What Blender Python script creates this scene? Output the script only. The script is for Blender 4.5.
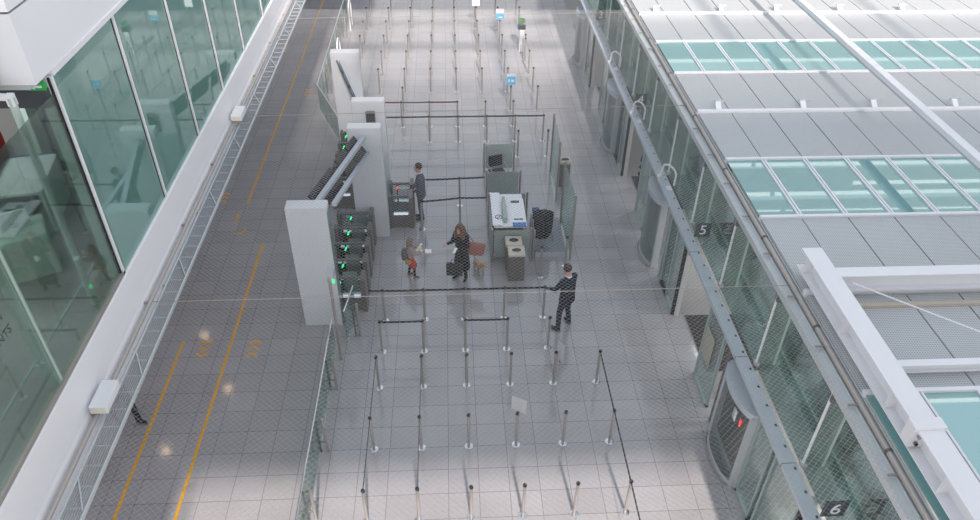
import bpy, bmesh, math, random
from mathutils import Vector, Matrix
random.seed(7)
for o in list(bpy.data.objects): bpy.data.objects.remove(o, do_unlink=True)
SC = bpy.context.scene; COL = SC.collection
PI = math.pi

# ------------------------------------------------------------ camera, sky, sun, exposure
CAMF, PITCH, YAW, ROLL, CAMH = 744.184, 0.660343, 0.060636, 0.01649, 11.9209
cp, sp, cy_, sy_ = math.cos(PITCH), math.sin(PITCH), math.cos(YAW), math.sin(YAW)
F = Vector((sy_*cp, cy_*cp, -sp)); R0 = Vector((cy_, -sy_, 0)); U0 = R0.cross(F)
RR = R0*math.cos(ROLL) + U0*math.sin(ROLL); UU = -R0*math.sin(ROLL) + U0*math.cos(ROLL)
cd = bpy.data.cameras.new('camera'); cam = bpy.data.objects.new('camera', cd); COL.objects.link(cam)
M3 = Matrix((RR, UU, -F)).transposed()
cam.matrix_world = Matrix.Translation((0, 0, CAMH)) @ M3.to_4x4()
cd.sensor_fit = 'HORIZONTAL'; cd.sensor_width = 36; cd.lens = 36*CAMF/980
cd.clip_start = .1; cd.clip_end = 300
SC.camera = cam

w = bpy.data.worlds.new('sky'); SC.world = w; w.use_nodes = True
nt = w.node_tree; nt.nodes.clear()
bg = nt.nodes.new('ShaderNodeBackground'); out = nt.nodes.new('ShaderNodeOutputWorld')
tc = nt.nodes.new('ShaderNodeTexCoord'); sx = nt.nodes.new('ShaderNodeSeparateXYZ'); cr = nt.nodes.new('ShaderNodeValToRGB')
nt.links.new(tc.outputs['Generated'], sx.inputs[0]); nt.links.new(sx.outputs['Z'], cr.inputs[0])
cr.color_ramp.elements[0].position = 0.25; cr.color_ramp.elements[0].color = (1.0, .96, .93, 1)
cr.color_ramp.elements[1].position = .62; cr.color_ramp.elements[1].color = (.77, .87, 1.0, 1)
nt.links.new(cr.outputs[0], bg.inputs[0]); bg.inputs[1].default_value = .70
nt.links.new(bg.outputs[0], out.inputs[0])

sd = bpy.data.lights.new('sun', 'SUN'); so = bpy.data.objects.new('sun', sd); COL.objects.link(so)
sd.energy = 3.6; sd.angle = math.radians(1.5); sd.color = (1.0, .88, .81)
so.rotation_euler = Vector((-.10, 1.0, -.75)).to_track_quat('-Z', 'Y').to_euler()
so.location = (2, -20, 16)

SC.view_settings.view_transform = 'Standard'; SC.view_settings.look = 'None'
SC.view_settings.gamma = 1; SC.view_settings.use_curve_mapping = False
SC.view_settings.exposure = 0.68

# ------------------------------------------------------------ materials
def lin(c):
    r = []
    for v in c[:3]:
        v = v/255; r.append(v/12.92 if v <= .04045 else ((v+.055)/1.055)**2.4)
    return (*r, 1)
def P(name, c, rough=.5, metal=0, spec=.5, noise=0, nscale=20, emit=0, bump=0):
    m = bpy.data.materials.new(name); m.use_nodes = True; n = m.node_tree; b = n.nodes['Principled BSDF']
    b.inputs['Base Color'].default_value = lin(c); b.inputs['Roughness'].default_value = rough
    b.inputs['Metallic'].default_value = metal; b.inputs['Specular IOR Level'].default_value = spec
    if emit: b.inputs['Emission Color'].default_value = lin(c); b.inputs['Emission Strength'].default_value = emit
    if noise or bump:
        t = n.nodes.new('ShaderNodeTexCoord'); z = n.nodes.new('ShaderNodeTexNoise'); z.inputs['Scale'].default_value = nscale; z.inputs['Detail'].default_value = 3
        n.links.new(t.outputs['Object'], z.inputs[0])
        if noise:
            x = n.nodes.new('ShaderNodeMix'); x.data_type = 'RGBA'; k = lin(c)
            x.inputs[6].default_value = tuple(max(0, v*(1-noise)) for v in k[:3])+(1,); x.inputs[7].default_value = tuple(min(1, v*(1+noise)) for v in k[:3])+(1,)
            n.links.new(z.outputs[0], x.inputs[0]); n.links.new(x.outputs[2], b.inputs['Base Color'])
        if bump:
            u = n.nodes.new('ShaderNodeBump'); u.inputs['Strength'].default_value = bump; u.inputs['Distance'].default_value = .01
            n.links.new(z.outputs[0], u.inputs['Height']); n.links.new(u.outputs[0], b.inputs['Normal'])
    return m
def G(name, tint, refl=.12, rough=.01, veil=0, veilc=(200, 220, 215)):
    """clear glass: tinted transparency, fresnel mirror, optional frosted veil"""
    m = bpy.data.materials.new(name); m.use_nodes = True; n = m.node_tree; n.nodes.clear()
    o = n.nodes.new('ShaderNodeOutputMaterial'); t = n.nodes.new('ShaderNodeBsdfTransparent'); t.inputs[0].default_value = lin(tint)
    g = n.nodes.new('ShaderNodeBsdfGlossy'); g.inputs['Roughness'].default_value = rough; g.inputs[0].default_value = (.95, 1, .98, 1)
    lw = n.nodes.new('ShaderNodeLayerWeight'); lw.inputs[0].default_value = .35
    mu = n.nodes.new('ShaderNodeMath'); mu.operation = 'MULTIPLY_ADD'; mu.inputs[1].default_value = .5; mu.inputs[2].default_value = refl
    n.links.new(lw.outputs['Fresnel'], mu.inputs[0])
    mx = n.nodes.new('ShaderNodeMixShader'); base = t
    if veil:
        d = n.nodes.new('ShaderNodeBsdfDiffuse'); d.inputs[0].default_value = lin(veilc)
        m2 = n.nodes.new('ShaderNodeMixShader'); m2.inputs[0].default_value = veil
        n.links.new(t.outputs[0], m2.inputs[1]); n.links.new(d.outputs[0], m2.inputs[2]); base = m2
    n.links.new(mu.outputs[0], mx.inputs[0]); n.links.new(base.outputs[0], mx.inputs[1]); n.links.new(g.outputs[0], mx.inputs[2])
    n.links.new(mx.outputs[0], o.inputs[0]); return m
def floor_mat():
    m = bpy.data.materials.new('granite_tiles'); m.use_nodes = True; n = m.node_tree; b = n.nodes['Principled BSDF']
    t = n.nodes.new('ShaderNodeTexCoord'); mp = n.nodes.new('ShaderNodeMapping'); mp.inputs['Location'].default_value = (-.95+.572*40, -7.75+.5345*40, 0)
    br = n.nodes.new('ShaderNodeTexBrick'); br.offset = 0; br.squash = 1
    br.inputs['Scale'].default_value = 1; br.inputs['Brick Width'].default_value = .572; br.inputs['Row Height'].default_value = .5345
    br.inputs['Mortar Size'].default_value = .0045; br.inputs['Mortar Smooth'].default_value = .2; br.inputs['Bias'].default_value = 0
    br.inputs['Color1'].default_value = lin((168, 166, 169)); br.inputs['Color2'].default_value = lin((161, 159, 162)); br.inputs['Mortar'].default_value = lin((92, 91, 95))
    n.links.new(t.outputs['Object'], mp.inputs[0]); n.links.new(mp.outputs[0], br.inputs[0])
    z = n.nodes.new('ShaderNodeTexNoise'); z.inputs['Scale'].default_value = 55; z.inputs['Detail'].default_value = 4
    n.links.new(t.outputs['Object'], z.inputs[0])
    z2 = n.nodes.new('ShaderNodeTexNoise'); z2.inputs['Scale'].default_value = .7; n.links.new(t.outputs['Object'], z2.inputs[0])
    ad = n.nodes.new('ShaderNodeMath'); ad.operation = 'ADD'; n.links.new(z.outputs[0], ad.inputs[0]); n.links.new(z2.outputs[0], ad.inputs[1])
    mr = n.nodes.new('ShaderNodeMapRange'); mr.inputs[1].default_value = .6; mr.inputs[2].default_value = 1.4; mr.inputs[3].default_value = .86; mr.inputs[4].default_value = 1.1
    n.links.new(ad.outputs[0], mr.inputs[0])
    x = n.nodes.new('ShaderNodeVectorMath'); x.operation = 'SCALE'; n.links.new(br.outputs[0], x.inputs[0]); n.links.new(mr.outputs[0], x.inputs['Scale'])
    n.links.new(x.outputs[0], b.inputs['Base Color'])
    b.inputs['Roughness'].default_value = .11; b.inputs['Specular IOR Level'].default_value = .85
    return m
def perf_mat():
    m = bpy.data.materials.new('perforated_sheet'); m.use_nodes = True; n = m.node_tree; b = n.nodes['Principled BSDF']
    t = n.nodes.new('ShaderNodeTexCoord'); v = n.nodes.new('ShaderNodeTexVoronoi'); v.inputs['Scale'].default_value = 26; v.inputs['Randomness'].default_value = 0
    n.links.new(t.outputs['Object'], v.inputs['Vector'])
    r = n.nodes.new('ShaderNodeValToRGB'); r.color_ramp.elements[0].position = .28; r.color_ramp.elements[1].position = .36
    r.color_ramp.elements[0].color = lin((146, 151, 155)); r.color_ramp.elements[1].color = lin((194, 197, 199))
    n.links.new(v.outputs['Distance'], r.inputs[0]); n.links.new(r.outputs[0], b.inputs['Base Color'])
    b.inputs['Roughness'].default_value = .55
    return m
M = dict(
    doorshade=P('doorway_shade_tone', (62, 58, 58), .9, noise=.15, nscale=60),  # dark tone that stands for shade in the gate doorways
    paneframe=P('pane_frame', (168, 182, 182), .4, .2),
    jamb=P('jamb_grey', (192, 192, 190), .5), ottoman=P('ottoman_leather', (142, 126, 104), .6), lampglow=P('downlight', (255, 214, 170), .5, emit=9),
    floor=floor_mat(), perf=perf_mat(),
    white=P('white_paint', (232, 233, 238), .45), whitewall=P('white_panel', (236, 238, 244), .5), greypanel=P('grey_panel', (190, 195, 198), .5),
    pillar=P('pillar_white', (214, 219, 226), .5, noise=.02, nscale=3),
    steel=P('brushed_steel', (166, 160, 156), .38, .35), steeldark=P('dark_steel', (104, 102, 102), .45, .3), pipe=P('pipe_steel', (178, 172, 168), .4, .3),
    brightsteel=P('bright_steel', (215, 216, 220), .22, 1), black=P('black_plastic', (28, 29, 32), .4), blackgloss=P('black_glass', (22, 24, 30), .08, spec=.8),
    belt=P('belt_black', (40, 42, 46), .7), beltred=P('belt_maroon', (110, 40, 58), .7), beltgrey=P('belt_grey', (84, 88, 92), .7),
    yellow=P('yellow_tape', (232, 168, 14), .5), cream=P('cream_metal', (196, 186, 170), .5), brown=P('brown_steel', (112, 106, 102), .42, .25),
    strip=P('lit_strip', (225, 232, 245), .3, emit=.35), green=P('green_arrow', (20, 230, 130), .4, emit=1.2), red=P('red_lamp', (235, 60, 60), .4, emit=1.0),
    alu=P('aluminium_rail', (190, 198, 208), .42, .15), aluwhite=P('roof_edge_aluminium', (205, 211, 214), .45, .2),
    hole=P('dark_hole', (28, 30, 34), .8), lightgrey=P('light_grey', (186, 190, 196), .5), floor2=P('interior_floor', (128, 126, 122), .35, noise=.05, nscale=4),
    intwall=P('pale_green_wall', (186, 204, 196), .7), darkpost=P('charcoal_post', (62, 66, 68), .6), mint=P('mint_metal', (184, 200, 194), .4),
    teal=None, loungefloor=P('lounge_floor', (136, 134, 132), .3, noise=.06, nscale=3), seat=P('dark_seat', (70, 66, 66), .6), clear=G('clear_glass', (222, 230, 229), .08), front=G('shopfront_glass', (214, 224, 220), .07),
    barrier=G('barrier_glass', (220, 232, 228), .05, veil=.08), frost=G('frosted_glass', (214, 224, 222), .06, veil=.55, veilc=(186, 200, 197)),
    fin=G('fin_glass', (212, 224, 220), .06, veil=.35, veilc=(176, 190, 186)),
    smoke=G('smoked_glass', (190, 194, 200), .06, veil=.10, veilc=(40, 42, 46)),
    facade=G('facade_glass', (222, 232, 230), .06), canopy=G('canopy_glass', (226, 236, 234), .08, veil=.28, veilc=(150, 168, 168)),
    skin=P('skin', (205, 150, 128), .55), navy=P('navy_cloth', (34, 38, 56), .85), greysuit=P('grey_suit', (84, 90, 104), .85), shirt=P('white_shirt', (232, 232, 236), .8),
    shoe=P('black_leather', (24, 22, 24), .4), hairdark=P('dark_hair', (58, 44, 38), .6), hairbrown=P('brown_hair', (104, 74, 58), .6), hairlight=P('light_brown_hair', (134, 112, 98), .6),
    coat=P('black_coat', (30, 34, 38), .9), blackjeans=P('black_jeans', (32, 32, 38), .85), tote=P('rose_leather', (150, 96, 84), .6), bagdark=P('dark_green_bag', (44, 48, 46), .7),
    greige=P('grey_rose_top', (168, 148, 146), .85), redcloth=P('red_cloth', (196, 62, 58), .8), tan=P('tan_boot', (132, 92, 72), .6), creamf=P('cream_fleece', (226, 222, 206), .9),
    mustard=P('mustard_bag', (172, 146, 46), .7), greybag=P('grey_bag', (96, 94, 96), .8), dog=P('beige_fur', (184, 160, 132), .95, bump=.6, nscale=90), doggrey=P('grey_fur', (120, 112, 108), .95, bump=.6, nscale=90),
    blueglove=P('blue_glove', (40, 140, 205), .5), paper=P('paper', (238, 240, 245), .7), bluefolder=P('blue_folder', (44, 120, 190), .5), signblue=P('sign_blue', (70, 176, 222), .5, emit=.15),
    signgrey=P('sign_grey', (66, 70, 78), .5), poster=P('poster_beige', (176, 172, 158), .7), screen=P('screen_black', (30, 31, 36), .25), plant=P('plant_green', (60, 120, 62), .7), sofa=P('red_sofa', (150, 30, 28), .7),
    exit=P('exit_green', (20, 150, 66), .5, emit=.15), ceil=P('ceiling_white', (225, 228, 232), .7), orange=P('orange_tag', (214, 120, 40), .6),
    net=P('net_wire', (176, 176, 178), .5, .1), blue=P('blue_item', (36, 52, 110), .6), hose=P('navy_rope', (30, 44, 86), .7), platform=P('dark_platform', (128, 134, 146), .25), orangemark=P('orange_marking', (232, 165, 20), .5),
)
def gloss_panel(name, c, mixv, rough=.015):
    m = bpy.data.materials.new(name); m.use_nodes = True; n = m.node_tree; n.nodes.clear()
    o = n.nodes.new('ShaderNodeOutputMaterial'); d = n.nodes.new('ShaderNodeBsdfDiffuse'); d.inputs[0].default_value = lin(c)
    g = n.nodes.new('ShaderNodeBsdfGlossy'); g.inputs['Roughness'].default_value = rough; g.inputs[0].default_value = (.8, .95, .92, 1)
    mx = n.nodes.new('ShaderNodeMixShader'); mx.inputs[0].default_value = mixv
    n.links.new(d.outputs[0], mx.inputs[1]); n.links.new(g.outputs[0], mx.inputs[2]); n.links.new(mx.outputs[0], o.inputs[0]); return m
M['teal'] = gloss_panel('teal_enamelled_glass', (98, 142, 134), .37)
M['skylight'] = gloss_panel('teal_skylight_glass', (116, 162, 164), .33, .02)

# ------------------------------------------------------------ mesh helpers
class MB:
    def __init__(s): s.b = bmesh.new()
    def box(s, x0, x1, y0, y1, z0, z1):
        r = bmesh.ops.create_cube(s.b, size=1)
        bmesh.ops.scale(s.b, vec=(abs(x1-x0), abs(y1-y0), abs(z1-z0)), verts=r['verts'])
        bmesh.ops.translate(s.b, vec=((x0+x1)/2, (y0+y1)/2, (z0+z1)/2), verts=r['verts']); return s
    def rot(s, ang, axis='Z', c=(0, 0, 0)):
        bmesh.ops.rotate(s.b, cent=c, matrix=Matrix.Rotation(ang, 3, axis), verts=s.b.verts); return s
    def bar(s, a, b, wd, ht, up=(0, 0, 1)):
        a = Vector(a); b = Vector(b); d = b-a; L = d.length; d.normalize(); up = Vector(up)
        x = d.cross(up)
        if x.length < 1e-4: x = d.cross(Vector((0, 1, 0)))
        x.normalize(); z = x.cross(d)
        r = bmesh.ops.create_cube(s.b, size=1); bmesh.ops.scale(s.b, vec=(wd, L, ht), verts=r['verts'])
        m = Matrix((x, d, z)).transposed().to_4x4(); m.translation = (a+b)/2
        bmesh.ops.transform(s.b, matrix=m, verts=r['verts']); return s
    def cyl(s, a, b, r1, r2=None, seg=12):
        a = Vector(a); b = Vector(b); d = b-a; r2 = r1 if r2 is None else r2
        q = bmesh.ops.create_cone(s.b, cap_ends=True, segments=seg, radius1=r1, radius2=r2, depth=d.length)
        m = d.to_track_quat('Z', 'Y').to_matrix().to_4x4(); m.translation = (a+b)/2
        bmesh.ops.transform(s.b, matrix=m, verts=q['verts']); return s
    def ball(s, c, r, sc=(1, 1, 1), seg=12, m=None):
        q = bmesh.ops.create_uvsphere(s.b, u_segments=seg, v_segments=max(6, seg*2//3), radius=r)
        bmesh.ops.scale(s.b, vec=sc, verts=q['verts'])
        if m is not None: bmesh.ops.transform(s.b, matrix=m, verts=q['verts'])
        bmesh.ops.translate(s.b, vec=c, verts=q['verts']); return s
    def tube(s, pts, r, seg=8):
        for a, b in zip(pts, pts[1:]): s.cyl(a, b, r, seg=seg)
        for p in pts[1:-1]: s.ball(p, r, seg=seg)
        return s
    def prism(s, poly, z0, z1):
        v0 = [s.b.verts.new((x, y, z0)) for x, y in poly]; v1 = [s.b.verts.new((x, y, z1)) for x, y in poly]
        s.b.faces.new(v0[::-1]); s.b.faces.new(v1); n = len(poly)
        for i in range(n): s.b.faces.new((v0[i], v0[(i+1) % n], v1[(i+1) % n], v1[i]))
        bmesh.ops.recalc_face_normals(s.b, faces=s.b.faces); return s
    def ring_loft(s, rings, seg=16):
        """rings: (cx,cy,cz,rx,ry)"""
        prev = None
        for (cx, cy, cz, rx, ry) in rings:
            cur = [s.b.verts.new((cx+rx*math.cos(2*PI*i/seg), cy+ry*math.sin(2*PI*i/seg), cz)) for i in range(seg)]
            if prev:
                for i in range(seg): s.b.faces.new((prev[i], prev[(i+1) % seg], cur[(i+1) % seg], cur[i]))
            else: s.b.faces.new(cur[::-1])
            prev = cur
        s.b.faces.new(prev); return s
    def bev(s, w):
        bmesh.ops.bevel(s.b, geom=[e for e in s.b.edges], offset=w, segments=2, affect='EDGES', profile=.5); return s
    def build(s, name, mat, parent=None, smooth=False):
        me = bpy.data.meshes.new(name); s.b.to_mesh(me); s.b.free()
        if smooth:
            for p in me.polygons: p.use_smooth = True
            try: me.set_sharp_from_angle(angle=math.radians(40))
            except Exception: pass
        o = bpy.data.objects.new(name, me); COL.objects.link(o); me.materials.append(M[mat] if isinstance(mat, str) else mat)
        if parent is not None: o.parent = parent
        return o
def B(*a): return MB().box(*a)
def tag(o, label=None, cat=None, group=None, kind=None):
    if label: o['label'] = label
    if cat: o['category'] = cat
    if group: o['group'] = group
    if kind: o['kind'] = kind
    return o
def thing(name, label, cat, loc=(0, 0, 0), rz=0, group=None):
    o = bpy.data.objects.new(name, None); COL.objects.link(o); o.location = loc; o.rotation_euler = (0, 0, rz)
    o.empty_display_size = .1
    return tag(o, label, cat, group)
def struct(name, mb, mat, label=None, parent=None):
    o = mb.build(name, mat, parent)
    if parent is None: tag(o, label, None, None, 'structure')
    return o
def dup(root, loc=None, rz=None, label=None, group=None):
    r = root.copy(); COL.objects.link(r)
    if loc is not None: r.location = loc
    if rz is not None: r.rotation_euler = (0, 0, rz)
    if label: r['label'] = label
    if group: r['group'] = group
    for ch in list(root.children):
        c = ch.copy(); COL.objects.link(c); c.parent = r
        for g in ch.children:
            d = g.copy(); COL.objects.link(d); d.parent = c
    return r
ORD = ['first', 'second', 'third', 'fourth', 'fifth', 'sixth', 'seventh', 'eighth', 'ninth', 'tenth', 'eleventh', 'twelfth', 'thirteenth', 'fourteenth', 'fifteenth', 'sixteenth']
GLYPH = {}
def text_obj(name, s, size, mat, parent, loc, rot, depth=.004):
    c = bpy.data.curves.new(name, 'FONT'); c.body = s; c.size = size; c.extrude = depth; c.align_x = 'CENTER'; c.align_y = 'CENTER'
    t = bpy.data.objects.new(name, c); COL.objects.link(t)
    dg = bpy.context.evaluated_depsgraph_get(); me = bpy.data.meshes.new_from_object(t.evaluated_get(dg)); COL.objects.unlink(t); bpy.data.objects.remove(t)
    o = bpy.data.objects.new(name, me); COL.objects.link(o); me.materials.clear(); me.materials.append(M[mat]); o.parent = parent; o.location = loc; o.rotation_euler = rot
    return o

# ------------------------------------------------------------ the setting
struct('floor', B(-9, 12, 2, 48, -.2, 0), 'floor', 'grey granite tiled floor of the terminal hall')
# unseen slabs and louvres added overhead to shade parts of the hall floor
struct('ceiling', B(-16, 18, -10.2, 1.0, 14.2, 14.4), 'ceil', 'unseen white slab added behind the viewpoint to shade the middle hall')
lv = MB()
for i in range(18): lv.box(-16, 18, 1.25+i*.36, 1.25+i*.36+.25-.011*i, 14.2, 14.25)
struct('ceiling', lv, 'ceil', 'unseen louvres added overhead to let part of the sun through')
struct('ceiling', B(-16, 18, 14.9, 18.2, 14.2, 14.4), 'ceil', 'unseen white slab added overhead to shade the floor beyond the far queue')
cs2 = MB()
for (a, b) in ((24.6, 25.3), (25.5, 26.2), (26.8, 27.3), (27.6, 28.8), (29.3, 38), (41.3, 60)): cs2.box(7, 40, a, b, 14.2, 14.4)
struct('ceiling', cs2, 'ceil', 'slotted white roof bays over the right building')
tr = MB()
for y in (9.5, 12.2, 20.5, 23.5, 26.5):
    tr.box(-9, 18, y, y+.25, 15.0, 15.25)
for x in (-6, -1, 4, 9, 14):
    tr.box(x, x+.18, 4, 30, 15.3, 15.5)
for x in (-6, 4, 14): tr.bar((x, 9.5, 15.1), (x-5 if x > 0 else x+5, 20.5, 15.1), .15, .15)
struct('trim_1', tr, 'white', 'white steel trusses of the terminal roof')
struct('wall_left', B(-9.2, -9.0, 2, 48, 0, 4.12), 'whitewall', 'lower wall of the corridor under the overhang')
struct('wall_back', B(-9.2, 12, 48, 48.2, 0, 6), 'greypanel', 'far end wall of the hall')
struct('wall_right', B(11.8, 12, 2, 48, 0, 4.2), 'greypanel', 'rear wall behind the glazed gate lounge')

# upper left building
GX = -4.87
struct('ceiling', B(-12, -4.78, 2, 48, 4.12, 4.24), 'whitewall', 'underside of the upper floor over the corridor')
struct('floor', B(-12, GX, 2, 48, 4.72, 4.98), 'floor2', 'dark grey floor of the shop behind the upper glass')
# white ledge
lg = MB(); lg.prism([(-4.92, 4.13), (-4.92, 4.97), (-4.85, 4.97), (-4.825, 4.95), (-4.81, 4.75), (-4.795, 4.55), (-4.775, 4.40), (-4.74, 4.30), (-4.69, 4.25), (-4.66, 4.22), (-4.66, 4.13)], 2, 48)
for v in lg.b.verts: v.co = Vector((v.co.x, v.co.z, v.co.y))
bmesh.ops.recalc_face_normals(lg.b, faces=lg.b.faces)
struct('trim_2', lg, 'white', 'white rounded ledge below the upper glass wall')
# fascia box above
fa = MB().box(-11, GX+.02, 8.40, 48, 8.98, 12.2).box(-11, GX+.02, 8.40, 48, 8.12, 8.955)
struct('trim_15', B(-10.9, GX-.01, 8.43, 48, 8.955, 8.98), 'hole', 'dark seam of the white clad box')
struct('wall_left', fa, 'whitewall', 'white clad box above the upper glass wall')
cg = MB()
for k in range(9): cg.box(-6.6+k*.16, -6.52+k*.16, 8.30, 8.36, 8.14, 8.86)
struct('trim_13', cg.box(-6.7, -5.3, 8.36, 8.39, 8.12, 8.88), 'cream', 'beige ribbed panel on the end of the white box')
struct('trim_14', MB().bar((-5.03, 8.12, 8.1), (-6.6, 8.3, 8.10), .07, .06).box(-5.07, -4.99, 8.08, 8.16, 8.0, 8.14), 'white', 'white bracket arm above the green post')
struct('trim_3', B(GX-.06, GX+.04, 8.80, 48, 8.06, 8.13), 'white', 'white head frame of the upper glass')
struct('trim_4', B(GX-.05, GX+.03, 2, 8.80, 4.975, 5.03), 'steel', 'steel sill of the clear shop glass')
yy = [8.77, 10.88, 13.03, 15.06, 17.18, 19.5, 21.7, 23.8, 25.9, 28, 30.1, 32.2, 34.3, 36.4, 38.5, 40.6, 42.7, 44.8, 46.9]
for i in range(len(yy)-1):
    wn = struct('window_%d' % (i+1), B(GX-.02, GX, yy[i]+.03, yy[i+1]-.03, 4.97, 8.07), 'teal', 'teal enamelled glass panel of the upper wall')
    struct('mullion', B(GX-.06, GX+.03, yy[i]-.022, yy[i]+.028, 4.97, 8.07), 'white', parent=wn); struct('gasket', B(GX-.05, GX+.006, yy[i]-.045, yy[i]-.022, 4.98, 8.06), 'hole', parent=wn)
struct('wall_left', B(-7.4, GX-.08, 13.0, 13.15, 4.98, 8.1), 'intwall', 'pale end wall inside the shop')
struct('wall_left', B(-7.3, -7.15, 11.8, 13.0, 4.98, 8.1), 'intwall', 'pale green inner wall of the shop')
struct('wall_left', B(-11, -10.9, 2, 13, 4.98, 8.1), 'intwall', 'pale green rear wall of the shop')
struct('ceiling', B(-11, GX-.08, 8.42, 13, 8.05, 8.11), 'greypanel', 'ceiling of the shop')
for k, (a, b) in enumerate([(2.2, 4.42), (4.44, 6.58), (6.64, 8.78)]):
    struct('window_%d' % (30+k), B(GX-.015, GX, a, b, 5.0, 7.86), 'front', 'clear shop glass above the ledge')
struct('trim_5', B(GX-.16, GX-.02, 8.70, 8.80, 4.98, 8.08), 'mint', 'pale green jamb beside the first teal panel')
struct('trim_6', B(GX-.14, GX-.01, 6.55, 6.66, 4.98, 7.86), 'mint', 'pale green glazing bar of the shop glass')
struct('trim_7', B(-7.0, GX-.02, 8.62, 8.80, 7.72, 7.95), 'signgrey', 'dark lintel over the shop opening')
struct('trim_8', B(-7.0, -5.35, 8.0, 8.12, 8.0, 8.3), 'darkpost', 'dark soffit edge over the shop')
for i, (x, y, lab) in enumerate([(-5.03, 8.12, 'mint green post standing behind the shop glass')]):
    struct('trim_%d' % (9+i), MB().cyl((x, y, 4.98), (x, y, 8.1), .045), 'mint', lab)
struct('trim_11', B(-6.95, -6.85, 11.75, 11.95, 4.98, 8.1), 'darkpost', 'charcoal post at the inner shop wall')
struct('trim_12', B(-7.6, -7.45, 9.9, 10.1, 4.98, 8.1), 'darkpost', 'charcoal post in the shop near the picture edge')
ex = thing('exit_sign', 'small green exit sign under the white soffit at upper left', 'sign', (-4.99, 8.64, 8.0))
B(-.10, .10, -.02, .02, -.05, .05).build('sign_panel', 'exit', ex)
MB().prism([(-.08, 0), (-.02, -.04), (-.02, -.015), (.07, -.015), (.07, .015), (-.02, .015), (-.02, .04)], .021, .024).rot(PI/2, 'X').build('arrow', 'paper', ex)
hr = thing('hand_rail', 'pale green hand rail running behind the clear shop glass', 'rail', (-5.12, 0, 5.3))
MB().cyl((0, 2.2, 0), (0, 8.6, 0), .02).build('rail', 'mint', hr)
for y in (4.5, 6.6, 8.12): MB().cyl((0, y, 0), (.15 if y != 8.12 else .09, y, 0), .015).build('bracket', 'mint', hr)
tag(B(-8.9, -8.0, 11.0, 12.3, 4.98, 5.55).bev(.06).build('sofa', 'sofa'), 'red upholstered bench inside the shop at the left edge', 'sofa')
dk = thing('desk', 'pale desk with blue edged top inside the shop', 'desk', (-6.7, 10.4, 4.98), .2)
B(-.35, .35, -.6, .6, .70, .74).build('desk_top', 'greypanel', dk)
B(-.37, .37, .6, .63, .69, .75).build('edge_trim', 'blue', dk)
B(.30, .34, -.58, .58, 0, .70).build('side_panel', 'intwall', dk); B(-.34, -.30, -.58, .58, 0, .70).build('side_panel', 'intwall', dk)
def chair(name, label, loc, rz, mat):
    t = thing(name, label, 'chair', loc, rz)
    B(-.23, .23, -.23, .23, .43, .48).bev(.015).build('seat', mat, t)
    B(-.22, .22, .21, .25, .55, .92).bev(.012).build('backrest', mat, t)
    for sx_, sy2 in ((-1, -1), (1, -1), (-1, 1), (1, 1)): MB().cyl((sx_*.2, sy2*.2, .43), (sx_*.24, sy2*.24, 0), .014).build('leg', 'steel', t)
    for s_ in (-1, 1): MB().tube([(s_*.24, -.18, .45), (s_*.26, -.18, .66), (s_*.26, .2, .68)], .013).build('armrest', 'steel', t)
    return t
chair('office_chair', 'dark chair with steel armrests behind the shop glass', (-7.7, 10.9, 4.98), .6, 'black')
chair('office_chair', 'white chair beside the pale shop desk', (-7.35, 9.7, 4.98), 2.4, 'intwall')
cb = thing('cabinet', 'low pale cabinet with tilted screen inside the shop', 'cabinet', (-6.2, 8.95, 4.98), .5)
B(-.35, .35, -.3, .3, 0, .7).bev(.02).build('body', 'intwall', cb); B(-.2, .2, -.02, .02, .72, 1.0).build('screen', 'greypanel', cb)

for i, (x, y) in enumerate([(-7.72, 17.08), (-6.52, 14.85), (-7.65, 12.73)]):
    t = thing('downlight', 'round ceiling downlight above the corridor, %s of three' % ('farthest', 'middle', 'nearest')[i], 'lamp', (x, y, 4.12))
    MB().cyl((0, 0, -.03), (0, 0, 0), .13, seg=20).build('ring', 'white', t); MB().cyl((0, 0, -.035), (0, 0, -.03), .10, seg=20).build('diffuser', 'lampglow', t)
lt = thing('glass_lettering', 'dark thin letters stuck on the clear shop glass at the left edge', 'lettering', (GX+.004, 6.12, 6.38))
text_obj('letters', 'N', .15, 'signgrey', lt, (0, .02, .11), (PI/2, 0, PI/2), .001)
text_obj('letters', 'NTS', .15, 'signgrey', lt, (0, -.02, -.1), (PI/2, 0, PI/2), .001)
for y in (4.5, 7.4, 10.5):
    ld = bpy.data.lights.new('shop_fill', 'AREA'); lo = bpy.data.objects.new('shop_fill', ld); COL.objects.link(lo)
    ld.shape = 'RECTANGLE'; ld.size = 2.0; ld.size_y = .4; ld.energy = 45; lo.location = (-7.8, y, 7.9)  # unseen fill lamps added to brighten the shop interior
# service rail, brackets and grating along the ledge
ZL = 4.30
rp = thing('service_pipe', 'grey handrail pipe running along the white ledge', 'pipe', (-4.68, 0, ZL+.03))
MB().cyl((0, 2, 0), (0, 48, 0), .032, seg=12).build('pipe', 'pipe', rp, True)
by = [2.4, 4.5, 6.65, 8.85, 10.92, 13.0, 15.08, 17.16, 19.25, 21.35, 23.4, 25.5, 27.6, 29.7, 31.8, 33.9]
for y in by: MB().box(-.11, -.02, y-.018, y+.018, .0, .03).box(-.12, -.10, y-.05, y+.05, .0, .09).build('bracket', 'steel', rp)
gr = thing('walkway_grating', 'slatted metal grating hung beside the white ledge', 'grating', (-4.475, 0, ZL-.04))
B(.125, .15, 2, 36, -.03, .02).build('edge_bar', 'aluwhite', gr); B(-.125, -.10, 2, 36, -.03, .02).build('edge_bar', 'aluwhite', gr)
g = MB()
for i in range(4): g.box(-.09+i*.031, -.085+i*.031, 2, 36, -.025, .01)
for i in range(4, 7): g.box(-.09+i*.031, -.085+i*.031, 2, 36, -.025, .01)
y = 2.0
while y < 36: g.box(-.10, .125, y, y+.01, -.02, .004); y += .30
g.build('slats', 'lightgrey', gr)
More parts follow.
